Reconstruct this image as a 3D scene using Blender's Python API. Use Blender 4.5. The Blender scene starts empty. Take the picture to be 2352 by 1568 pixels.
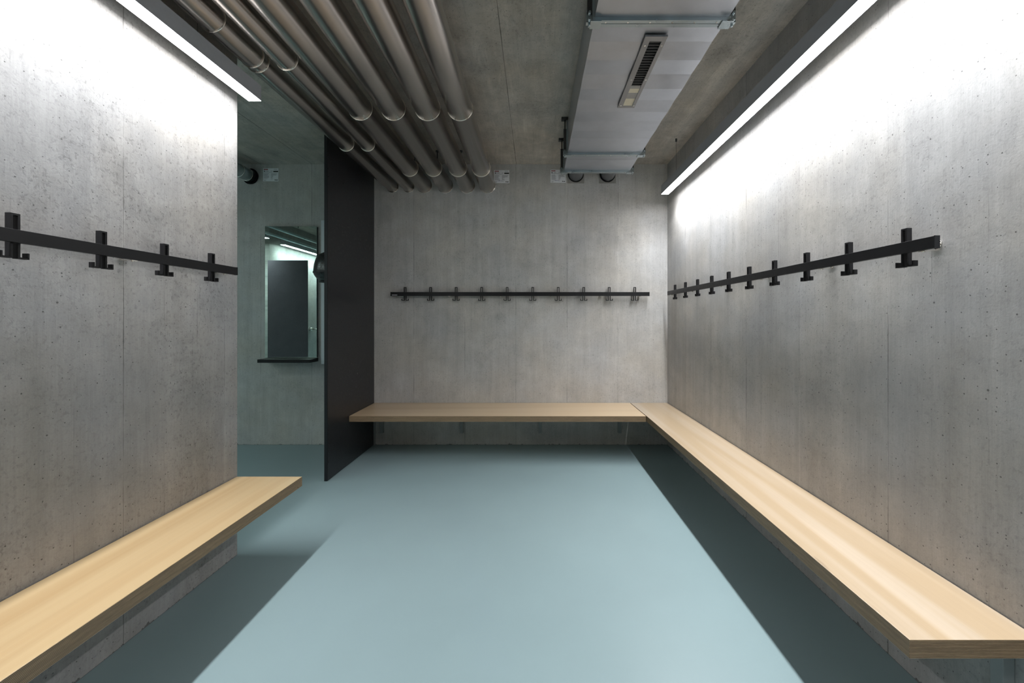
import bpy, bmesh, math, random
from mathutils import Vector, Matrix
random.seed(7)
scene = bpy.context.scene
C = scene.collection

# ---------------------------------------------------------------- camera, world, exposure
cam_d = bpy.data.cameras.new('camera')
cam = bpy.data.objects.new('camera', cam_d); C.objects.link(cam)
cam.location = (0, 0, 1.369)
cam.rotation_euler = (math.pi/2, 0, 0)
cam_d.sensor_width = 36.0
cam_d.lens = 930/2352*36.0
cam_d.shift_x = -52/2352
cam_d.shift_y = -52/2352
cam_d.clip_start = 0.02
scene.camera = cam
world = bpy.data.worlds.new('world'); scene.world = world
world.use_nodes = True
world.node_tree.nodes['Background'].inputs[0].default_value = (0.0, 0.0, 0.0, 1)
scene.view_settings.view_transform = 'Standard'
scene.view_settings.look = 'None'
scene.view_settings.gamma = 1.0
scene.view_settings.use_curve_mapping = False
scene.view_settings.exposure = 0.12
scene.cycles.max_bounces = 16
scene.cycles.diffuse_bounces = 10
scene.cycles.sample_clamp_indirect = 6.0
LAMP = 25.0                      # radiance of the main diffusers
LAMP_COL = (0.985, 0.99, 1.0, 1)
BEAM = 11.3                      # watts per metre of the lamps' downward beam
WASH_BEAM = 10.5
BEAM_SPREAD = 108
WASH = 38.0                       # radiance of the washroom diffuser
WASH_COL = (0.80, 1.0, 0.97, 1)

# ---------------------------------------------------------------- the room in metres
XL, XR, YB, YF, H = -1.727, 1.445, 4.405, -2.0, 3.05
XO = -6.5
XW = -4.42                       # far wall of the washroom
YE = 2.351                       # free end of the left wall

# ---------------------------------------------------------------- node helper
class NT:
    def __init__(s, name):
        s.m = bpy.data.materials.new(name); s.m.use_nodes = True
        s.t = s.m.node_tree; s.n = s.t.nodes; s.l = s.t.links
        s.b = s.n['Principled BSDF']
    def lk(s, a, b): s.l.new(a, b)
    def val(s, sock, v):
        if hasattr(v, 'is_output'): s.lk(v, sock)
        else: sock.default_value = v
    def math(s, op, a, b=0.0, c=0.0, clamp=False):
        n = s.n.new('ShaderNodeMath'); n.operation = op; n.use_clamp = clamp
        s.val(n.inputs[0], a); s.val(n.inputs[1], b); s.val(n.inputs[2], c)
        return n.outputs[0]
    def coord(s):
        n = s.n.new('ShaderNodeTexCoord'); x = s.n.new('ShaderNodeSeparateXYZ')
        s.lk(n.outputs['Object'], x.inputs[0]); return x.outputs
    def vec(s, a, b, c=0.0):
        n = s.n.new('ShaderNodeCombineXYZ')
        s.val(n.inputs[0], a); s.val(n.inputs[1], b); s.val(n.inputs[2], c); return n.outputs[0]
    def noise(s, v, scale, detail=4.0, rough=0.55, dist=0.0):
        n = s.n.new('ShaderNodeTexNoise')
        s.lk(v, n.inputs['Vector']); n.inputs['Scale'].default_value = scale
        n.inputs['Detail'].default_value = detail; n.inputs['Roughness'].default_value = rough
        n.inputs['Distortion'].default_value = dist
        return n.outputs[0]
    def mr(s, v, a, b, c, d, smooth=False):
        n = s.n.new('ShaderNodeMapRange'); n.clamp = True
        if smooth: n.interpolation_type = 'SMOOTHSTEP'
        s.val(n.inputs[0], v)
        for i, q in enumerate((a, b, c, d)): n.inputs[1+i].default_value = q
        return n.outputs[0]
    def mix(s, f, a, b, mode='MIX'):
        n = s.n.new('ShaderNodeMix'); n.data_type = 'RGBA'; n.blend_type = mode
        s.val(n.inputs[0], f)
        for k, q in ((6, a), (7, b)):
            if hasattr(q, 'is_output'): s.lk(q, n.inputs[k])
            else: n.inputs[k].default_value = tuple(q)+((1,) if len(q) == 3 else ())
        return n.outputs[2]
    def grey(s, v):
        n = s.n.new('ShaderNodeCombineColor')
        for i in range(3): s.lk(v, n.inputs[i])
        return n.outputs[0]
    def bump(s, h, strength=0.2, dist=0.002):
        n = s.n.new('ShaderNodeBump'); n.inputs['Strength'].default_value = strength
        n.inputs['Distance'].default_value = dist
        s.lk(h, n.inputs['Height']); s.lk(n.outputs[0], s.b.inputs['Normal'])
    def set(s, **k):
        for a, v in k.items():
            s.val(s.b.inputs[a.replace('_', ' ')], v)

def plain(name, col, rough=0.5, metal=0.0, spec=0.5, grain=0.0):
    N = NT(name)
    N.set(Base_Color=tuple(col)+(1,), Roughness=rough, Metallic=metal)
    N.b.inputs['Specular IOR Level'].default_value = spec
    x, y, z = N.coord()
    n = N.noise(N.vec(x, y, z), 60, 3)
    if grain:
        N.lk(N.mix(1.0, col, N.grey(N.mr(n, 0.3, 0.7, 1-grain, 1+grain)), 'MULTIPLY'), N.b.inputs['Base Color'])
        N.lk(N.mr(n, 0.3, 0.7, max(rough-0.06, 0.02), rough+0.06), N.b.inputs['Roughness'])
    return N.m

def concrete(name, axis, u0, base, period=0.555, warm=0.0, planks=False, blotch=0.5, rough=0.6):
    """cast concrete: board-marked shuttering joints, pores, cloudy tone"""
    N = NT(name)
    x, y, z = N.coord()
    if axis == 'X': u, v = x, z
    elif axis == 'Y': u, v = y, z
    else: u, v = x, y
    P = N.vec(u, v)
    cloud = N.noise(P, 1.1, 6, 0.6)
    mott = N.noise(P, 6.0, 6, 0.65, 0.3)
    streak = N.noise(N.vec(N.math('MULTIPLY', u, 14), N.math('MULTIPLY', v, 0.7)), 1.0, 5, 0.65)
    fine = N.noise(N.vec(N.math('MULTIPLY', u, 150), N.math('MULTIPLY', v, 6)), 1.0, 3, 0.6)
    grain = N.noise(P, 130, 3, 0.7)
    f = N.mr(cloud, 0.3, 0.7, 0.86, 1.14)
    f = N.math('MULTIPLY', f, N.mr(mott, 0.3, 0.7, 0.90, 1.10))
    f = N.math('MULTIPLY', f, N.mr(streak, 0.3, 0.7, 0.91, 1.09))
    f = N.math('MULTIPLY', f, N.mr(fine, 0.3, 0.7, 0.985 if planks else 0.955, 1.015 if planks else 1.045))
    f = N.math('MULTIPLY', f, N.mr(grain, 0.3, 0.7, 0.95, 1.05))
    # cell by cell tone of the shutter boards
    cell = N.math('FLOOR', N.math('DIVIDE', N.math('SUBTRACT', u, u0), period))
    wn = N.n.new('ShaderNodeTexWhiteNoise'); wn.noise_dimensions = '1D'; N.lk(cell, wn.inputs['W'])
    f = N.math('MULTIPLY', f, N.mr(wn.outputs[0], 0, 1, 0.96, 1.04))
    # dark rough patches
    bl = N.noise(N.vec(u, N.math('MULTIPLY', v, 0.8), 3.7), 2.3, 8, 0.78, 0.4)
    f = N.math('MULTIPLY', f, N.mr(bl, 0.54, 0.75, 1.0, 1.0-0.45*blotch))
    spk = N.mr(N.noise(N.vec(u, N.math('MULTIPLY', v, 0.8)), 62, 5, 0.72, 0.4), 0.52, 0.64, 0, 1)
    f = N.math('MULTIPLY', f, N.math('SUBTRACT', 1.0, N.math('MULTIPLY', spk, N.mr(bl, 0.40, 0.64, 0.06, 0.42*blotch+0.04))))
    # joints
    uu = N.math('ADD', u, N.math('MULTIPLY', N.math('SUBTRACT', N.noise(N.vec(0.0, v), 3, 2), 0.5), 0.003))
    fr = N.math('FRACT', N.math('DIVIDE', N.math('SUBTRACT', uu, u0-period*20.5), period))
    d = N.math('MULTIPLY', N.math('ABSOLUTE', N.math('SUBTRACT', fr, 0.5)), period)
    jn = N.noise(N.vec(N.math('MULTIPLY', u, 2), v), 1.7, 4, 0.7)
    jl = N.mr(d, 0.0012, 0.0032, 1, 0)
    f = N.math('MULTIPLY', f, N.math('SUBTRACT', 1.0, N.math('MULTIPLY', jl, N.mr(jn, 0.42, 0.62, 0.45 if planks else 0.05, 0.75 if planks else 0.5))))
    j2 = N.noise(N.vec(N.math('MULTIPLY', u, 3), N.math('MULTIPLY', v, 0.8), 8), 1.6, 4, 0.7)
    jw = N.mr(N.math('ABSOLUTE', N.math('SUBTRACT', d, 0.003)), 0.0006, 0.0020, 1, 0)
    f = N.math('MULTIPLY', f, N.math('ADD', 1.0, N.math('MULTIPLY', jw, N.mr(j2, 0.5, 0.6, 0.0, 0.30))))
    # faint intermediate board marks
    fr2 = N.math('FRACT', N.math('DIVIDE', N.math('SUBTRACT', uu, u0-2.31), period/3))
    d2 = N.math('MULTIPLY', N.math('ABSOLUTE', N.math('SUBTRACT', fr2, 0.5)), period/3)
    f = N.math('MULTIPLY', f, N.math('SUBTRACT', 1.0, N.math('MULTIPLY', N.mr(d2, 0.0008, 0.0022, 1, 0), N.mr(jn, 0.52, 0.62, 0.0, 0.28))))
    # pores
    h = f
    for sc, r, gate in ((7.0, 0.019, 0.50), (17.0, 0.034, 0.35), (38.0, 0.075, 0.22)):
        vo = N.n.new('ShaderNodeTexVoronoi'); vo.voronoi_dimensions = '2D'
        N.lk(P, vo.inputs['Vector']); vo.inputs['Scale'].default_value = sc
        sep = N.n.new('ShaderNodeSeparateColor'); N.lk(vo.outputs['Color'], sep.inputs[0])
        on = N.math('LESS_THAN', sep.outputs[0], gate)
        rr = N.math('MULTIPLY', N.math('ADD', sep.outputs[1], 0.35), r)
        hole = N.math('MULTIPLY', N.math('LESS_THAN', vo.outputs['Distance'], rr), on)
        f = N.math('MULTIPLY', f, N.math('SUBTRACT', 1.0, N.math('MULTIPLY', hole, 0.62)))
    if not planks:
        # ragged dark edge where the pour meets the floor coating
        rag = N.noise(N.vec(N.math('MULTIPLY', u, 9), 0.0, 2), 1.5, 5, 0.75)
        lim = N.mr(rag, 0.52, 0.75, 0.002, 0.035)
        f = N.math('MULTIPLY', f, N.math('SUBTRACT', 1.0, N.math('MULTIPLY', N.math('LESS_THAN', v, lim), 0.6)))
    if planks:
        # rough sawn board texture with whitish laitance, across and along
        pl = N.noise(N.vec(N.math('MULTIPLY', u, 3), N.math('MULTIPLY', v, 30)), 1.0, 4, 0.7)
        sc = N.noise(N.vec(N.math('MULTIPLY', u, 11), N.math('MULTIPLY', v, 1.6), 5), 1.0, 7, 0.72, 1.2)
        bk = N.noise(N.vec(u, v, 11), 5.0, 6, 0.7, 0.6)
        f = N.math('MULTIPLY', f, N.mr(bk, 0.3, 0.7, 0.84, 1.14))
        f = N.math('MULTIPLY', f, N.mr(pl, 0.3, 0.7, 0.98, 1.02))
        f = N.math('MULTIPLY', f, N.mr(sc, 0.5, 0.72, 1.0, 1.25))
    tint = N.mix(N.mr(N.noise(P, 1.7, 4), 0.35, 0.65, 0, 1), base, (base[0]*1.04+0.006*warm, base[1]*1.0, base[2]*0.93))
    col = N.mix(1.0, tint, N.grey(f), 'MULTIPLY')
    N.lk(col, N.b.inputs['Base Color'])
    N.set(Roughness=N.mr(mott, 0.3, 0.7, rough-0.08, rough+0.12))
    N.b.inputs['Specular IOR Level'].default_value = 0.35
    N.bump(N.math('ADD', f, N.math('MULTIPLY', grain, 0.2)), 0.35, 0.002)
    return N.m

def wood(name, axis, col, col2, seed=0.0):
    N = NT(name)
    x, y, z = N.coord()
    u, v = (y, x) if axis == 'Y' else (x, y)        # u along the board, v across
    bands = N.noise(N.vec(N.math('MULTIPLY', u, 0.22), N.math('MULTIPLY', v, 6.5), seed), 1.0, 3, 0.5, 0.5)
    wide = N.noise(N.vec(N.math('MULTIPLY', u, 0.5), N.math('MULTIPLY', v, 14), seed+9), 1.0, 4, 0.6, 0.6)
    fine = N.noise(N.vec(N.math('MULTIPLY', u, 2.2), N.math('MULTIPLY', v, 260), seed), 1.0, 3, 0.6)
    c = N.mix(N.mr(bands, 0.42, 0.58, 0, 1), col, col2)
    f = N.math('MULTIPLY', N.mr(wide, 0.3, 0.7, 0.965, 1.03), N.mr(fine, 0.3, 0.7, 0.97, 1.03))
    kn = N.noise(N.vec(N.math('MULTIPLY', u, 3), N.math('MULTIPLY', v, 9), seed+4), 2.0, 2, 0.5)
    f = N.math('MULTIPLY', f, N.mr(kn, 0.74, 0.80, 1.0, 0.8))
    N.lk(N.mix(1.0, c, N.grey(f), 'MULTIPLY'), N.b.inputs['Base Color'])
    N.set(Roughness=N.mr(fine, 0.3, 0.7, 0.28, 0.36))
    N.b.inputs['Coat Weight'].default_value = 0.25; N.b.inputs['Coat Roughness'].default_value = 0.18
    N.bump(fine, 0.08, 0.0008)
    return N.m

def plies(name):
    N = NT(name)
    x, y, z = N.coord()
    s = N.math('FRACT', N.math('MULTIPLY', N.math('ADD', z, N.math('MULTIPLY', N.noise(N.vec(x, y), 6, 2), 0.0008)), 1/0.0042))
    line = N.mr(N.math('ABSOLUTE', N.math('SUBTRACT', s, 0.5)), 0.10, 0.32, 1, 0, True)
    lay = N.math('FLOOR', N.math('MULTIPLY', z, 1/0.0042))
    n1 = N.noise(N.vec(N.math('MULTIPLY', x, 2.5), N.math('MULTIPLY', y, 2.5), N.math('MULTIPLY', lay, 3.1)), 3.0, 4, 0.65)
    gap = N.mr(n1, 0.70, 0.74, 0, 1)
    c = N.mix(line, (0.115, 0.070, 0.036), (0.40, 0.29, 0.175))
    c = N.mix(1.0, c, N.grey(N.mr(n1, 0.3, 0.7, 0.75, 1.25)), 'MULTIPLY')
    c = N.mix(gap, c, (0.03, 0.018, 0.01))
    N.lk(c, N.b.inputs['Base Color'])
    N.set(Roughness=0.55)
    N.bump(line, 0.2, 0.0006)
    return N.m

def metal(name, col, rough, axis=None, wav=0.0, var=1.0):
    N = NT(name)
    x, y, z = N.coord()
    P = N.vec(x, y, z)
    if axis == 'Y': P = N.vec(N.math('MULTIPLY', x, 30), N.math('MULTIPLY', y, 1.0), N.math('MULTIPLY', z, 30))
    n = N.noise(P, 2.0 if axis else 8.0, 4, 0.6)
    N.lk(N.mix(1.0, col, N.grey(N.mr(n, 0.3, 0.7, 1-0.07*var, 1+0.07*var)), 'MULTIPLY'), N.b.inputs['Base Color'])
    N.set(Metallic=1.0, Roughness=N.mr(n, 0.3, 0.7, rough*(1-0.15*var), rough*(1+0.15*var)))
    if wav: N.bump(N.noise(N.vec(x, y, z), 3.0, 2), wav, 0.01)
    return N.m

def emitter(name, col, strength):
    N = NT(name)
    N.set(Base_Color=(0.9, 0.9, 0.9, 1), Roughness=0.4)
    N.b.inputs['Emission Color'].default_value = col
    N.b.inputs['Emission Strength'].default_value = strength
    return N.m

M = {}
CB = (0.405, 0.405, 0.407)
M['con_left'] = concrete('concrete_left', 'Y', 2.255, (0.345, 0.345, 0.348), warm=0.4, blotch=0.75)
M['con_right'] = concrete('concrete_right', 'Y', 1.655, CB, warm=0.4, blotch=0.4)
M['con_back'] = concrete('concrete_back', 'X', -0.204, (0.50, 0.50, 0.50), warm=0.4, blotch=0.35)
M['con_ceil'] = concrete('concrete_ceiling', 'C', -0.20, (0.43, 0.405, 0.372), warm=1.0, planks=True, blotch=0.6, rough=0.7)

def floor_mat():
    N = NT('floor_epoxy')
    x, y, z = N.coord()
    P = N.vec(x, y)
    a = N.noise(P, 1.2, 4); b = N.noise(P, 900, 2)
    f = N.math('MULTIPLY', N.mr(a, 0.3, 0.7, 0.96, 1.04), N.mr(b, 0.3, 0.7, 0.97, 1.03))
    N.lk(N.mix(1.0, (0.235, 0.320, 0.338), N.grey(f), 'MULTIPLY'), N.b.inputs['Base Color'])
    N.set(Roughness=0.36)
    N.b.inputs['Specular IOR Level'].default_value = 0.4
    N.bump(b, 0.03, 0.0005)
    return N.m
M['floor'] = floor_mat()
M['wood_left'] = wood('plywood_left', 'Y', (0.405, 0.280, 0.145), (0.455, 0.335, 0.187), 1.0)
M['wood_back'] = wood('plywood_back', 'X', (0.56, 0.41, 0.255), (0.61, 0.47, 0.31), 4.0)
M['wood_right'] = wood('plywood_right', 'Y', (0.415, 0.315, 0.205), (0.480, 0.395, 0.30), 7.3)
M['plies'] = plies('plywood_edge')
M['black_metal'] = plain('black_powder_coat', (0.011, 0.011, 0.0125), 0.42, 0.0, 0.32, 0.1)
M['black_hpl'] = plain('black_laminate', (0.022, 0.022, 0.025), 0.33, 0.0, 0.5, 0.08)
M['black_edge'] = plain('black_laminate_edge', (0.008, 0.009, 0.011), 0.5, 0.0, 0.4, 0.05)
M['gloss_black'] = plain('gloss_black_plastic', (0.008, 0.009, 0.010), 0.3, 0.0, 0.5, 0.05)
M['hpl_grey'] = plain('dark_grey_laminate', (0.12, 0.10, 0.12), 0.4, 0.0, 0.5, 0.05)
M['housing'] = plain('lamp_housing_grey', (0.30, 0.31, 0.33), 0.45, 0.0, 0.5, 0.03)
M['pipe'] = metal('pipe_cladding_steel', (0.57, 0.525, 0.495), 0.26, None, 0.0, 0.2)
M['galv'] = metal('galvanised_duct_steel', (0.47, 0.49, 0.53), 0.36, None, 0.10)
M['flange'] = metal('zinc_flange_steel', (0.42, 0.48, 0.50), 0.30)
M['dark_steel'] = metal('dark_hanger_steel', (0.10, 0.10, 0.10), 0.45)
M['chrome'] = metal('bright_steel', (0.80, 0.77, 0.72), 0.14)
M['band'] = metal('polished_band_steel', (0.92, 0.88, 0.80), 0.28)
M['alu'] = metal('grille_aluminium', (0.31, 0.305, 0.305), 0.40)
M['grey_steel'] = plain('grey_painted_steel', (0.28, 0.30, 0.30), 0.5, 0.0, 0.4, 0.03)
M['alcove_pipe'] = metal('alcove_pipe_steel', (0.48, 0.56, 0.58), 0.32)
M['hole'] = plain('dark_sealant_and_shade', (0.012, 0.012, 0.012), 0.9, 0, 0.1, 0.2)
M['patch'] = plain('mortar_patch', (0.30, 0.29, 0.27), 0.85, 0, 0.2, 0.1)
M['cream'] = plain('cream_plastic', (0.62, 0.55, 0.42), 0.5)
M['sign'] = plain('sign_white', (0.84, 0.85, 0.88), 0.4)
M['sign_text'] = plain('sign_grey_print', (0.42, 0.425, 0.45), 0.5)
M['sign_dark'] = plain('sign_dark_print', (0.035, 0.04, 0.035), 0.5)
M['sign_red'] = plain('sign_red_print', (0.32, 0.035, 0.04), 0.5)
M['sign_blue'] = plain('sign_blue_ink', (0.06, 0.06, 0.25), 0.5)
M['pale_strip'] = plain('pale_wall_strip', (0.68, 0.72, 0.76), 0.4)
M['mirror'] = metal('mirror_glass', (0.70, 0.83, 0.79), 0.012)
M['lamp'] = emitter('lamp_diffuser', LAMP_COL, LAMP)
M['wash_lamp'] = emitter('washroom_diffuser', WASH_COL, WASH)

# ---------------------------------------------------------------- mesh helpers
def box(bm, x0, x1, y0, y1, z0, z1, mi=0):
    vs = [bm.verts.new((x, y, z)) for x in (x0, x1) for y in (y0, y1) for z in (z0, z1)]
    fs = []
    for q in ((0, 1, 3, 2), (4, 6, 7, 5), (0, 4, 5, 1), (2, 3, 7, 6), (0, 2, 6, 4), (1, 5, 7, 3)):
        f = bm.faces.new([vs[i] for i in q]); f.material_index = mi; fs.append(f)
    return fs
def prism(bm, pts, axis, a, b, mi=0):
    """closed outline pts (2-D) swept along axis from a to b"""
    def P(p, t):
        return {'X': (t, p[0], p[1]), 'Y': (p[0], t, p[1]), 'Z': (p[0], p[1], t)}[axis]
    A = [bm.verts.new(P(p, a)) for p in pts]; B = [bm.verts.new(P(p, b)) for p in pts]
    n = len(pts)
    fs = [bm.faces.new(A), bm.faces.new(B[::-1])]
    for i in range(n): fs.append(bm.faces.new((A[i], B[i], B[(i+1) % n], A[(i+1) % n])))
    for f in fs: f.material_index = mi
    return fs
def tube(bm, path, r, seg=24, caps=True, mi=0):
    rings = []
    pts = [Vector(p) for p in path]
    for i, p in enumerate(pts):
        d = (pts[min(i+1, len(pts)-1)] - pts[max(i-1, 0)]).normalized()
        up = Vector((0, 0, 1)) if abs(d.z) < 0.9 else Vector((1, 0, 0))
        s = d.cross(up).normalized(); t = s.cross(d).normalized()
        rr = r[i] if isinstance(r, (list, tuple)) else r
        rings.append([bm.verts.new(p + s*math.cos(2*math.pi*k/seg)*rr + t*math.sin(2*math.pi*k/seg)*rr) for k in range(seg)])
    for a, b in zip(rings, rings[1:]):
        for k in range(seg):
            f = bm.faces.new((a[k], a[(k+1) % seg], b[(k+1) % seg], b[k])); f.smooth = True; f.material_index = mi
    if caps:
        for q in (rings[0][::-1], rings[-1]):
            f = bm.faces.new(q); f.material_index = mi
def torus(bm, c, R, r, axis='Y', seg=48, k=8):
    g = []
    for i in range(seg):
        a = 2*math.pi*i/seg; row = []
        for j in range(k):
            b = 2*math.pi*j/k
            rad = R + r*math.cos(b); o = r*math.sin(b)
            if axis == 'Y': p = (c[0]+rad*math.cos(a), c[1]+o, c[2]+rad*math.sin(a))
            elif axis == 'X': p = (c[0]+o, c[1]+rad*math.cos(a), c[2]+rad*math.sin(a))
            else: p = (c[0]+rad*math.cos(a), c[1]+rad*math.sin(a), c[2]+o)
            row.append(bm.verts.new(p))
        g.append(row)
    for i in range(seg):
        for j in range(k):
            f = bm.faces.new((g[i][j], g[(i+1) % seg][j], g[(i+1) % seg][(j+1) % k], g[i][(j+1) % k])); f.smooth = True
def obj(name, bm, mats, parent=None, bevel=0.0, label=None):
    bmesh.ops.recalc_face_normals(bm, faces=bm.faces)
    me = bpy.data.meshes.new(name); bm.to_mesh(me); bm.free()
    if not isinstance(mats, (list, tuple)): mats = [mats]
    for m in mats: me.materials.append(m)
    o = bpy.data.objects.new(name, me); C.objects.link(o)
    if parent:
        o.parent = parent
        off = Vector((0, 0, 0)); q = parent
        while q: off += q.location; q = q.parent
        me.transform(Matrix.Translation(-off))
    if bevel:
        b = o.modifiers.new('bevel', 'BEVEL'); b.width = bevel; b.segments = 2; b.limit_method = 'ANGLE'
        b.harden_normals = False
    if label: o['label'] = label
    return o
def mk(name, fn, mats, parent=None, bevel=0.0, label=None):
    bm = bmesh.new(); fn(bm); return obj(name, bm, mats, parent, bevel, label)
def mbox(name, b, mats, parent=None, bevel=0.0, label=None):
    return mk(name, lambda bm: box(bm, *b), mats, parent, bevel, label)
def thing(name, label, cat, loc=(0, 0, 0), group=None):
    o = bpy.data.objects.new(name, None); C.objects.link(o); o.location = loc
    o.empty_display_size = 0.1
    return tag(o, label, cat, group)
def tag(o, label, cat, group=None):
    o['label'] = label; o['category'] = cat
    if group: o['group'] = group
    return o
def struct(name, b, m):
    o = mbox(name, b, m); o['kind'] = 'structure'; return o

# ---------------------------------------------------------------- the setting
struct('floor', (XO-0.2, XR+0.2, YF-0.2, YB+0.2, -0.15, 0.0), M['floor'])
struct('ceiling', (XO-0.2, XR+0.2, YF-0.2, YB+0.2, H, H+0.2), M['con_ceil'])
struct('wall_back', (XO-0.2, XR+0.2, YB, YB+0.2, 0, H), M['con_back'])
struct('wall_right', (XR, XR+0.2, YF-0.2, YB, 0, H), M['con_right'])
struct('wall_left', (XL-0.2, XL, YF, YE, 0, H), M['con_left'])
struct('wall_front', (XW-0.2, XR, YF-0.2, YF, 0, H), M['con_back'])
struct('wall_washroom', (XW-0.2, XW, YF, 2.0, 0, H), M['con_left'])
struct('wall_alcove', (XO, XW-0.2, 1.8, 2.0, 0, H), M['con_back'])
struct('wall_outer', (XO-0.2, XO, YF, YB, 0, H), M['con_left'])

# ---------------------------------------------------------------- black partition
p = thing('partition_panel', 'tall black laminate partition standing against the back wall, open washroom behind it', 'partition', (-1.759, 3.9, 0))
def f(bm): box(bm, -1.770, -1.746, 3.418, YB, 0.004, H-0.004)
mk('panel', f, M['black_hpl'], p)
mbox('edge_strip', (-1.773, -1.747, 3.411, 3.418, 0.002, H-0.004), M['black_edge'], p, 0.001, 'deeper black front edge')
mbox('wall_profile', (-1.7455, -1.732, YB-0.018, YB, 0.0, 0.397), M['grey_steel'], p, 0, 'slim grey steel strip in the corner')

# ---------------------------------------------------------------- benches
BZ0, BZ1 = 0.403, 0.457
def board(name, corners, top, parent):
    """corners: four (x,y) counter-clockwise; slab with veneer top and layered edge"""
    bm = bmesh.new()
    prism(bm, corners, 'Z', BZ0, BZ1)
    bmesh.ops.recalc_face_normals(bm, faces=bm.faces)
    for q in bm.faces: q.material_index = 0 if abs(q.normal.z) > 0.5 else 1
    bm.normal_update()
    return obj(name, bm, [top, M['plies']], parent, 0.0015)
def bracket(axis, s, wall, reach, parent):
    w = 0.0175
    def post(bm):
        if axis == 'X': box(bm, *sorted((wall+math.copysign(0.0012, reach), wall+math.copysign(0.036, reach))), s-w, s+w, 0.168 if reach > 0 else 0.135, BZ0)
        else: box(bm, s-w, s+w, wall-0.036, wall-0.0012, 0.135, BZ0)
    def arm(bm):
        if axis == 'X': box(bm, *sorted((wall+math.copysign(0.036, reach), wall+reach)), s-w, s+w, BZ0-0.03, BZ0)
        else: box(bm, s-w, s+w, wall-reach, wall-0.036, BZ0-0.03, BZ0)
    b = mk('bracket', post, M['grey_steel'], parent, 0.001)
    mk('arm', arm, M['grey_steel'], b, 0.001)

t = thing('bench', 'light plywood wall bench with orange tinge, ending free at the end of the left wall', 'bench', (-1.54, 0.8, BZ0))
board('seat', [(XL+0.004, -1.6), (-1.345, -1.6), (-1.345, 2.343), (XL+0.004, 2.343)], M['wood_left'], t)
for y in (-1.2, -0.3, 0.6, 1.4, 2.1): bracket('X', y, XL, 0.28, t)
t = thing('bench', 'deep plywood wall bench spanning the back wall from black partition to corner', 'bench', (-0.35, 4.1, BZ0))
board('seat', [(-1.742, 3.80), (1.044, 3.795), (1.034, YB-0.004), (-1.742, YB-0.004)], M['wood_back'], t)
for x in (-1.655, -0.79, 0.06, 0.92): bracket('Y', x, YB, 0.45, t)
t = thing('bench', 'long pale plywood wall bench running along the right wall, layered edge at its near end', 'bench', (1.25, 2.7, BZ0))
board('seat', [(1.066, 1.151), (XR-0.004, 1.151), (XR-0.004, YB-0.004), (1.041, YB-0.004), (1.052, 3.79)], M['wood_right'], t)
for y in (1.235, 2.05, 2.85, 3.6): bracket('X', y, XR, -0.28, t)

# ---------------------------------------------------------------- coat racks
HZ0, HZ1 = 1.565, 1.711
def hook_mesh(bm, P):
    """P(u, d, z) maps along-rail, depth and height to the world; d 0..1"""
    tk, w, a, lip, at = 0.0068, 0.0128, 0.0370, 0.021, 0.0055
    def piece(u0, u1, z0, z1):
        vs = [bm.verts.new(P(u, d, z)) for u in (u0, u1) for d in (0, 1) for z in (z0, z1)]
        for q in ((0, 1, 3, 2), (4, 6, 7, 5), (0, 4, 5, 1), (2, 3, 7, 6), (0, 2, 6, 4), (1, 5, 7, 3)):
            bm.faces.new([vs[i] for i in q])
    piece(-w, w, HZ1-tk, HZ1)
    for s in (1, -1):
        piece(*sorted((s*(w-tk), s*w)), HZ0, HZ1-tk)
        piece(*sorted((s*w, s*a)), HZ0, HZ0+at)
        piece(*sorted((s*(a-at), s*a)), HZ0+at, HZ0+lip)
def coat_rack(label, axis, wall, sgn, r0, r1, hooks, brackets, caps):
    """axis the rail runs along; sgn points from the wall into the room"""
    def W(u, off, z):
        return (wall+sgn*off, u, z) if axis == 'Y' else (u, wall+sgn*off, z)
    def B(bm, u0, u1, o0, o1, z0, z1):
        a, b = W(u0, o0, z0), W(u1, o1, z1)
        box(bm, min(a[0], b[0]), max(a[0], b[0]), min(a[1], b[1]), max(a[1], b[1]), z0, z1)
    t = thing('coat_rack', label, 'coat rack', W((r0+r1)/2, 0, 1.635))
    Z0, Z1, O0, O1 = 1.6145, 1.6565, 0.045, 0.062
    mk('rail', lambda bm: B(bm, r0, r1, O0, O1, Z0, Z1), M['black_metal'], t, 0.001)
    for c in caps:
        d = 0.003 if c == r1 else -0.003
        mk('end_cap', lambda bm: B(bm, min(c, c+d), max(c, c+d), O0-0.001, O1+0.001, Z0-0.001, Z1+0.001), M['black_edge'], t)
    for h in hooks:
        mk('hook', lambda bm: hook_mesh(bm, lambda u, d, z: W(h+u, 0.026+0.019*d, z)), M['black_metal'], t, 0.0006)
    for b in brackets:
        def br(bm):
            tube(bm, [W(b, 0.0, 1.636), W(b, 0.004, 1.636)], 0.017, 20)
            tube(bm, [W(b, 0.003, 1.636), W(b, O0, 1.636)], 0.0075, 16)
        o = mk('wall_bracket', br, M['chrome'], t)
        def pl(bm): B(bm, b-0.012, b+0.012, 0.004, O1-0.004, Z0-0.004, Z0-0.001)
        mk('bracket_tongue', pl, M['chrome'], o)
        mk('bolt', lambda bm: tube(bm, [W(b, O1-0.012, Z0-0.008), W(b, O1-0.012, Z0-0.004)], 0.005, 10), M['chrome'], o)
    return t
coat_rack('black coat rack on the left wall, cut off by the left frame edge', 'Y', XL, 1, 0.35, 2.267,
          [2.119-0.269*i for i in range(7)], [2.19, 1.69, 1.15, 0.6], [2.267])
bk = coat_rack('black coat rack with ten double hooks on the back wall above the deep bench', 'X', YB, -1, -1.544, 1.230,
          [-1.397+0.2752*i for i in range(10)], [-1.42, -0.92, -0.37, 0.17, 0.72, 1.13], [-1.544, 1.230])
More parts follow.
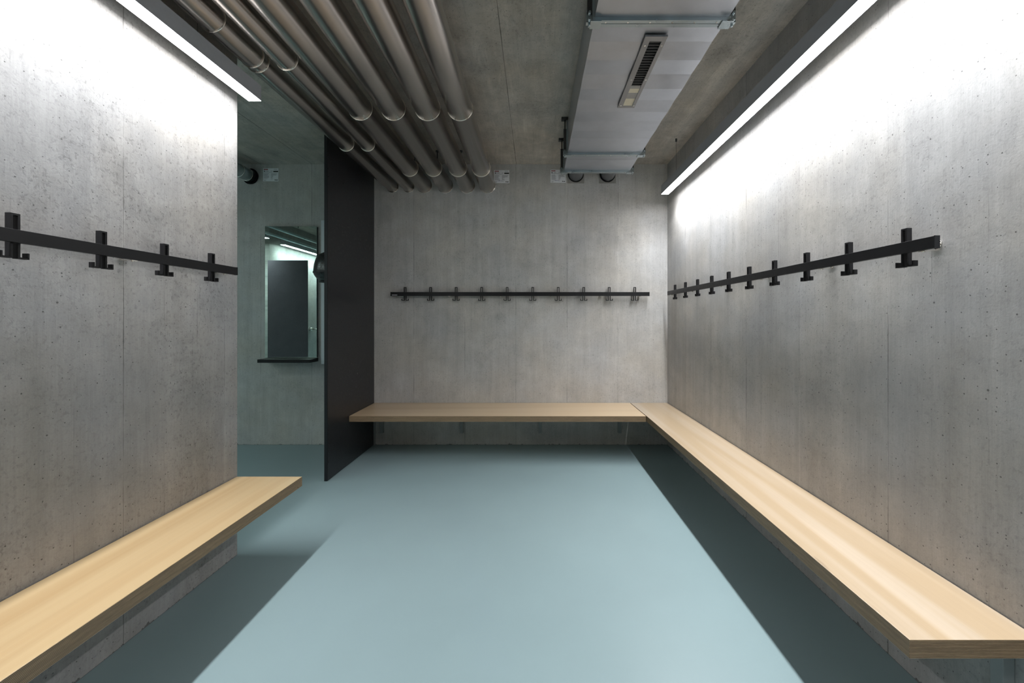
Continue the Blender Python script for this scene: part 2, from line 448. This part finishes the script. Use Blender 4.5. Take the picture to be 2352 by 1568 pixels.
def lg(bm):
    x = -1.531
    for i, w in enumerate((0.004, 0.007, 0.006, 0.008, 0.006, 0.007, 0.006, 0.007)):
        box(bm, x, x+w, YB-0.0624, YB-0.0619, 1.6215, 1.6265 if i % 2 else 1.628); x += w+0.001
mk('lettering', lg, M['sign'], bk, 0, 'tiny pale lettering near the left end')
coat_rack('black coat rack with ten hooks on the right wall below the long lamp', 'Y', XR, -1, 1.402, 4.22,
          [4.065-0.2811*i for i in range(10)], [1.452, 1.966, 2.49, 3.03, 3.58, 4.12], [1.402])

# ---------------------------------------------------------------- linear lamps
def lamp(label, x0, x1, y0, y1, mat, cables, group=None, cx=None):
    z0, z1 = 2.633, 2.720
    t = thing('linear_lamp', label, 'lamp', ((x0+x1)/2, (y0+y1)/2, z0), group)
    def hs(bm):
        w = 0.004
        box(bm, x0, x0+w, y0, y1, z0+0.0005, z1-w); box(bm, x1-w, x1, y0, y1, z0+0.0005, z1-w)
        box(bm, x0, x1, y0, y1, z1-w, z1)
        box(bm, x0+w, x1-w, y0, y0+w, z0+0.0005, z1-w); box(bm, x0+w, x1-w, y1-w, y1, z0+0.0005, z1-w)
    mk('housing', hs, M['housing'], t)
    mk('diffuser', lambda bm: box(bm, x0+0.001, x1-0.001, y0+0.001, y1-0.001, z0-0.001, z0), mat, t)
    if True:
        W = mat is M['wash_lamp']; LX, LY = x1-x0, y1-y0
        # area light added under the diffuser, nearly its size, for a narrower downward beam
        ld = bpy.data.lights.new('beam_light', 'AREA'); ld.shape = 'RECTANGLE'
        ld.size = LX-0.006; ld.size_y = LY-0.006
        ld.energy = (WASH_BEAM if W else BEAM)*max(LX, LY); ld.color = (WASH_COL if W else LAMP_COL)[:3]; ld.spread = math.radians(BEAM_SPREAD)
        lo = bpy.data.objects.new('beam_light', ld); C.objects.link(lo)
        lo.parent = t; lo.location = (0, 0, -0.002)
    for y in cables:
        def cb(bm):
            xm = cx or (x0+x1)/2
            tube(bm, [(xm, y, z1), (xm, y, H)], 0.0012, 8)
            tube(bm, [(xm, y, H-0.028), (xm, y, H)], 0.008, 12)
        mk('suspension_cable', cb, M['dark_steel'], t)
lamp('white glowing linear lamp hanging beside the left wall, ending flush with it', -1.660, -1.587, -0.35, 2.351, M['lamp'], (1.95, 0.9, -0.1))
lamp('white glowing linear lamp hanging along the right wall up to the corner', 1.285, 1.358, -0.35, 4.11, M['lamp'], (3.78, 1.3, -0.1))
lamp('linear lamp seen only as a bright streak in the mirror', -4.33, -4.257, -1.2, 1.85, M['wash_lamp'], (1.4, 0.0))
lamp('linear lamp just showing as a bright dash at the left edge of the mirror', -6.2, -4.17, 2.385, 2.458, M['wash_lamp'], (2.42,), None, -5.0)

# ---------------------------------------------------------------- pipes
PG = 'steel clad pipes under the ceiling'
def pipe(label, x, z, r, bands, rods):
    t = thing('ceiling_pipe', label, 'pipe', (x, 1.2, z), PG)
    mk('cladding', lambda bm: tube(bm, [(x, y, z) for y in (YF, 0, 2, YB)], r, 56), M['pipe'], t)
    for y in bands:
        mk('band', lambda bm: torus(bm, (x, y, z), r+0.001, 0.0036), M['band'], t)
    mk('wall_collar', lambda bm: torus(bm, (x, YB-0.004, z), r+0.001, 0.004), M['chrome'], t)
    for y in rods:
        def rd(bm):
            tube(bm, [(x, y, z+r-0.003), (x, y, H)], 0.005, 10)
            tube(bm, [(x, y, H-0.012), (x, y, H)], 0.016, 12)
            box(bm, x-0.02, x+0.02, y-0.012, y+0.012, z+r-0.004, z+r+0.008)
        mk('hanger_rod', rd, M['dark_steel'], t)
for (x, z, r, bands, rods, lab) in (
    (-1.545, 2.806, 0.062, (1.94, 2.215, 2.26, 3.32), (3.9, 2.3, 0.9), 'slim steel clad pipe, leftmost of the six, nearest the partition top'),
    (-1.370, 2.802, 0.058, (2.24, 3.32), (3.9, 2.3, 0.9), 'slim steel clad ceiling pipe, second of six from the left'),
    (-1.200, 2.818, 0.080, (0.6, 1.69, 2.79, 3.89), (4.05, 2.0, 0.5), 'thick steel clad ceiling pipe, third of six from the left'),
    (-0.973, 2.818, 0.081, (0.6, 1.69, 2.79, 3.89), (4.05, 2.0, 0.5), 'thick steel clad ceiling pipe, fourth of six from the left'),
    (-0.737, 2.820, 0.085, (0.6, 1.69, 2.79, 3.89), (4.05, 2.0, 0.5), 'thick steel clad ceiling pipe, second of six from the right'),
    (-0.514, 2.820, 0.085, (0.6, 1.69, 2.79, 3.89), (4.05, 2.0, 0.5), 'thick steel clad pipe, rightmost of six, ending next to a wall sign')):
    pipe(lab, x, z, r, bands, rods)

# ---------------------------------------------------------------- air duct
DX0, DX1, DZ0, DZ1 = 0.276, 0.888, 2.75, 3.02
t = thing('air_duct', 'wide rectangular galvanised air duct hanging under the ceiling with a slotted grille', 'duct', (0.58, 1.5, DZ0))
def duct_skin(y0, y1, ribs):
    def f(bm):
        # bottom creased across into shallow flutes, sides plain
        ys = [y0 + (y1-y0)*i/ribs for i in range(ribs+1)]
        prof = []
        for i, y in enumerate(ys):
            prof.append((y, DZ0 + (0.0 if i in (0, ribs) else (0.0052 if i % 2 else -0.0012))))
        hx0, hx1, hy0, hy1 = GX0, GX1, GY0, GY1
        xs = [DX0, DX1]
        for a, b in zip(prof, prof[1:]):
            q = [bm.verts.new(v) for v in ((DX0, a[0], a[1]), (DX1, a[0], a[1]), (DX1, b[0], b[1]), (DX0, b[0], b[1]))]
            bm.faces.new(q)
            for X in (DX0, DX1):
                q = [bm.verts.new(v) for v in ((X, a[0], a[1]), (X, b[0], b[1]), (X, b[0], DZ1), (X, a[0], DZ1))]
                bm.faces.new(q)
        q = [bm.verts.new(v) for v in ((DX0, y0, DZ1), (DX1, y0, DZ1), (DX1, y1, DZ1), (DX0, y1, DZ1))]
        bm.faces.new(q)
        for Y in (y0, y1):
            q = [bm.verts.new(v) for v in ((DX0, Y, DZ0), (DX1, Y, DZ0), (DX1, Y, DZ1), (DX0, Y, DZ1))]
            bm.faces.new(q)
        bmesh.ops.remove_doubles(bm, verts=bm.verts, dist=1e-5)
    return f
GX0, GX1, GY0, GY1 = 0.538, 0.647, 1.965, 2.63
for y0, y1, n in ((-1.2, 0.33, 11), (0.36, 1.86, 11), (1.89, 3.38, 11), (3.405, 3.79, 3)):
    mk('casing', duct_skin(y0, y1, n), M['galv'], t)
def flange(yc, hw, rod):
    def fr(bm):
        d = 0.030
        for y0, y1 in ((yc-hw, yc-0.0015), (yc+0.0015, yc+hw)):
            box(bm, DX0-0.012, DX1+0.012, y0, y1, DZ0-0.016, DZ0)
            box(bm, DX0-0.012, DX0, y0, y1, DZ0, DZ1+0.005)
            box(bm, DX1, DX1+0.012, y0, y1, DZ0, DZ1+0.005)
        for x in (DX0-0.02, DX1-0.03):
            box(bm, x, x+0.05, yc-hw-0.004, yc+hw+0.004, DZ0-0.022, DZ0-0.014)
    o = mk('flange', fr, M['flange'], t, 0.0008)
    for bx in (DX0-0.024, DX1+0.024):
      def bolts(bm):
        for x in (bx,):
            for z in (DZ0-0.01, DZ0+0.02):
                tube(bm, [(x, yc-hw-0.006, z), (x, yc+hw+0.006, z)], 0.006, 8)
            box(bm, x-0.014, x+0.014, yc-0.01, yc+0.01, DZ0-0.016, DZ0+0.03)
            tube(bm, [(x, yc, DZ0-0.03), (x, yc, DZ0-0.016)], 0.005, 8)
      mk('corner_bolt', bolts, M['flange'], o)
    for i in range(6):
        x = DX0 + 0.05 + i*(DX1-DX0-0.1)/5
        mk('screw', lambda bm: tube(bm, [(x, yc-hw*0.5, DZ0-0.019), (x, yc-hw*0.5, DZ0-0.015)], 0.004, 8), M['chrome'], o)
    if rod:
        for x in (DX0-0.022, DX1+0.022):
            def rd(bm):
                tube(bm, [(x, yc, DZ0), (x, yc, H)], 0.005, 8)
                box(bm, x-0.012, x+0.012, yc-0.018, yc-0.006, DZ0+0.02, DZ0+0.20)
                box(bm, x-0.03, x+0.02, yc-0.02, yc+0.02, H-0.02, H)
            mk('hanger_rod', rd, M['dark_steel'], o)
flange(1.875, 0.022, True); flange(3.39, 0.020, True); flange(3.785, 0.018, True); flange(0.345, 0.022, True)
def gf(bm):
    z0, z1 = DZ0-0.012, DZ0-0.002
    ix0, ix1, iy0, iy1 = 0.568, 0.627, 2.0, 2.605
    box(bm, GX0, ix0, GY0, GY1, z0, z1); box(bm, ix1, GX1, GY0, GY1, z0, z1)
    box(bm, ix0, ix1, GY0, iy0, z0, z1); box(bm, ix0, ix1, iy1, GY1, z0, z1)
g = mk('vent_grille', gf, M['alu'], t, 0.0003, 'narrow slotted aluminium grille')
mbox('shaft_shade', (0.568, 0.627, 2.0, 2.605, DZ0-0.0036, DZ0-0.0026), M['hole'], g)  # flat near-black plate standing for the shade inside the closed duct
for i in range(28):
    y = 2.008 + i*0.0218
    def sl(bm):
        a = 0.0105 if i > 17 else 0.003
        if i > 17: prism(bm, [(y-a*0.6, DZ0-0.0045), (y-a*0.6+0.0016, DZ0-0.0040), (y+a+0.0016, DZ0-0.0105), (y+a, DZ0-0.0112)], 'X', 0.568, 0.627)
        else: box(bm, 0.568, 0.627, y-0.001, y+0.001, DZ0-0.0105, DZ0-0.0075)
    mk('slat', sl, M['cream'] if i in (24, 25, 26, 27, 19, 20) else M['alu'], g)
for y in (2.03, 2.32, 2.60):
    for x in (0.553, 0.637):
        mk('screw', lambda bm: tube(bm, [(x, y, DZ0-0.014), (x, y, DZ0-0.012)], 0.0045, 10), M['chrome'], g)

for x, lab in ((0.447, 'short round dark duct from box duct into back wall, left one'), (0.792, 'short round dark duct from box duct into back wall, right one')):
    t = thing('round_duct', lab, 'duct', (x, 4.1, 2.938), 'round ducts behind the box duct')
    mk('tube', lambda bm: tube(bm, [(x, 3.80, 2.938), (x, YB-0.001, 2.938)], 0.076, 40), M['galv'], t)
    mk('seal_ring', lambda bm: torus(bm, (x, YB-0.006, 2.938), 0.080, 0.005), M['hole'], t)
    mbox('mortar_patch', (x-0.092, x+0.092, YB-0.0025, YB, 2.842, 3.035), M['patch'], t)

# ---------------------------------------------------------------- wall signs
def sign(label, x0, z0, w=0.166, h=0.141, dark=True, blue=True):
    t = thing('wall_sign', label, 'sign', (x0+w/2, YB-0.002, z0))
    mbox('plate', (x0, x0+w, YB-0.003, YB, z0, z0+h), M['sign'], t)
    def area(name, rects, m, lab=None):
        def f(bm):
            for a, b, c, d in rects: box(bm, x0+a*w, x0+b*w, YB-0.0036, YB-0.003, z0+h*(1-d), z0+h*(1-c))
        mk(name, f, m, t, 0, lab)
    area('red_heading', [(0.05+0.055*i, 0.095+0.055*i, 0.055, 0.135) for i in range(5)], M['sign_red'], 'red heading letters')
    rows = []
    for i in range(12):
        c = 0.40+i*0.034
        rows.append((0.06, 0.28+0.14*random.random(), c, c+0.017))
        rows.append((0.52, (0.95 if i < 5 else 0.72)-0.14*random.random(), c, c+0.017))
    rows += [(0.70, 0.93, 0.06+0.035*k, 0.08+0.035*k) for k in range(2)]
    rows += [(0.20, 0.36, 0.21, 0.25), (0.50, 0.62, 0.21, 0.24), (0.06, 0.60, 0.30, 0.325), (0.06, 0.22, 0.87, 0.89), (0.5, 0.63, 0.86, 0.88)]
    area('small_print', rows, M['sign_text'], 'columns of tiny grey print')
    dk = [(0.06, 0.14, 0.20, 0.26), (0.76, 0.81, 0.87, 0.94), (0.83, 0.88, 0.88, 0.94), (0.89, 0.95, 0.88, 0.94), (0.06, 0.18, 0.935, 0.955)]
    if dark: dk.append((0.67, 0.985, 0.20, 0.30))
    area('dark_print', dk, M['sign_dark'])
    if blue:
        area('handwriting', [(0.27+0.045*i, 0.30+0.045*i, 0.83-0.008*(i % 3), 0.86-0.004*i) for i in range(6)], M['sign_blue'], 'blue handwriting')
sign('white inspection sign with red heading just right of the six pipes', -0.4415, 2.8445)
sign('white inspection sign with red heading partly behind the duct corner', 0.173, 2.8495, dark=False)
sign('white inspection sign high on the dim wall above the mirror', -2.952, 2.8645, blue=False)

# ---------------------------------------------------------------- washroom things
t = thing('wall_mirror', 'tall frameless mirror on the dim wall left of the partition', 'mirror', (-2.635, YB-0.01, 0.947))
mbox('backing', (-2.912, -2.358, YB-0.022, YB, 0.952, 2.364), M['black_edge'], t)
mbox('glass', (-2.915, -2.355, YB-0.030, YB-0.022, 0.947, 2.369), M['mirror'], t, 0.002)
tag(mk('mirror_shelf', lambda bm: box(bm, -2.909, -2.355, 4.245, YB, 0.908, 0.943), M['black_metal'], None, 0.002),
    'black shelf fixed to the wall directly under the mirror', 'shelf')
tag(mbox('wall_strip', (-2.312, -2.225, YB-0.022, YB, 0.88, 2.435), M['pale_strip'], None, 0.002),  # narrow pale upright strip, a thin box set against the wall
    'pale vertical strip on the wall between mirror and black partition', 'pale_strip')
# hair dryer on the partition: domed casing with a dark outlet below
t = thing('hair_dryer', 'glossy black domed hair dryer mounted on the partition, overlapping the mirror', 'hair dryer', (-1.86, 3.6, 1.69))
def dome(bm):
    X0, yc, seg = -1.7705, 3.60, 28
    prof = [(1.705, 0.10), (1.712, 0.135), (1.730, 0.160), (1.755, 0.178), (1.775, 0.184), (1.80, 0.183), (1.85, 0.178), (1.90, 0.163), (1.935, 0.138), (1.955, 0.10), (1.966, 0.04)]
    rows = []
    for z, r in prof:
        rows.append([bm.verts.new((X0 - r*math.sin(math.pi*k/seg), yc - 0.78*r*math.cos(math.pi*k/seg), z)) for k in range(seg+1)])
    for a, b in zip(rows, rows[1:]):
        for k in range(seg):
            q = bm.faces.new((a[k], a[k+1], b[k+1], b[k])); q.smooth = True
    bm.faces.new(rows[0]); bm.faces.new(rows[-1][::-1])
    for a, b in zip(rows, rows[1:]): bm.faces.new((a[0], b[0], b[-1], a[-1]))
mk('casing', dome, M['gloss_black'], t)
def band(bm):
    X0, yc, seg = -1.7705, 3.60, 28
    A = [];
    for z, r in ((1.770, 0.186), (1.782, 0.188), (1.786, 0.186)):
        A.append([bm.verts.new((X0 - r*math.sin(math.pi*k/seg), yc - 0.78*r*math.cos(math.pi*k/seg), z)) for k in range(seg+1)])
    for a, b in zip(A, A[1:]):
        for k in range(seg):
            q = bm.faces.new((a[k], a[k+1], b[k+1], b[k])); q.smooth = True
mk('trim_ring', band, M['black_metal'], t)
mk('air_outlet', lambda bm: tube(bm, [(-1.865, 3.60, 1.692), (-1.865, 3.60, 1.706)], 0.045, 20), M['black_edge'], t)
# pipe elbow in the washroom
t = thing('round_pipe', 'greenish steel pipe elbow entering the dim wall high left of the small sign', 'pipe', (-3.1, 4.2, 2.93))
path = [(-3.085, YB-0.002, 2.915), (-3.085, 4.21, 2.915)]
for k in range(1, 7):
    a = math.radians(15*k); path.append((-3.085-0.18*(1-math.cos(a)), 4.21-0.18*math.sin(a), 2.915))
path.append((-4.0, 4.03, 2.915)); path.append((XO, 4.03, 2.915))
mk('tube', lambda bm: tube(bm, path, 0.068, 32), M['alcove_pipe'], t)
mk('band', lambda bm: torus(bm, (-3.085, 4.33, 2.915), 0.069, 0.003), M['chrome'], t)
mk('band', lambda bm: torus(bm, (-3.085, 4.21, 2.915), 0.069, 0.003), M['chrome'], t)
mk('seal_ring', lambda bm: torus(bm, (-3.085, YB-0.012, 2.915), 0.076, 0.010), M['hole'], t)
# things met only in the mirror
tag(mbox('shower_screen', (-4.25, -3.62, 2.28, 2.305, 0.12, 2.30), M['hpl_grey'], None, 0.001),
    'dark grey screen board reflected in the tall mirror', 'screen')
for i, (x, z) in enumerate(((-4.12, 2.81), (-4.12, 2.69))):
    o = mk('service_pipe', lambda bm: tube(bm, [(x, YF, z), (x, YB, z)], 0.022, 20), M['alcove_pipe'])
    tag(o, ('upper' if i == 0 else 'lower') + ' of the two thin bright pipes reflected in the mirror top', 'pipe', 'thin pipes in the mirror')
t = thing('wall_tap', 'small chrome tap on a wall, reflected low right in the mirror', 'tap', (XW, 0.8, 1.17))
mk('body', lambda bm: tube(bm, [(XW, 0.8, 1.17), (XW+0.06, 0.8, 1.17)], 0.03, 16), M['chrome'], t)
mk('spout', lambda bm: tube(bm, [(XW+0.05, 0.8, 1.17), (XW+0.14, 0.8, 1.165), (XW+0.16, 0.8, 1.14)], 0.012, 12), M['chrome'], t)
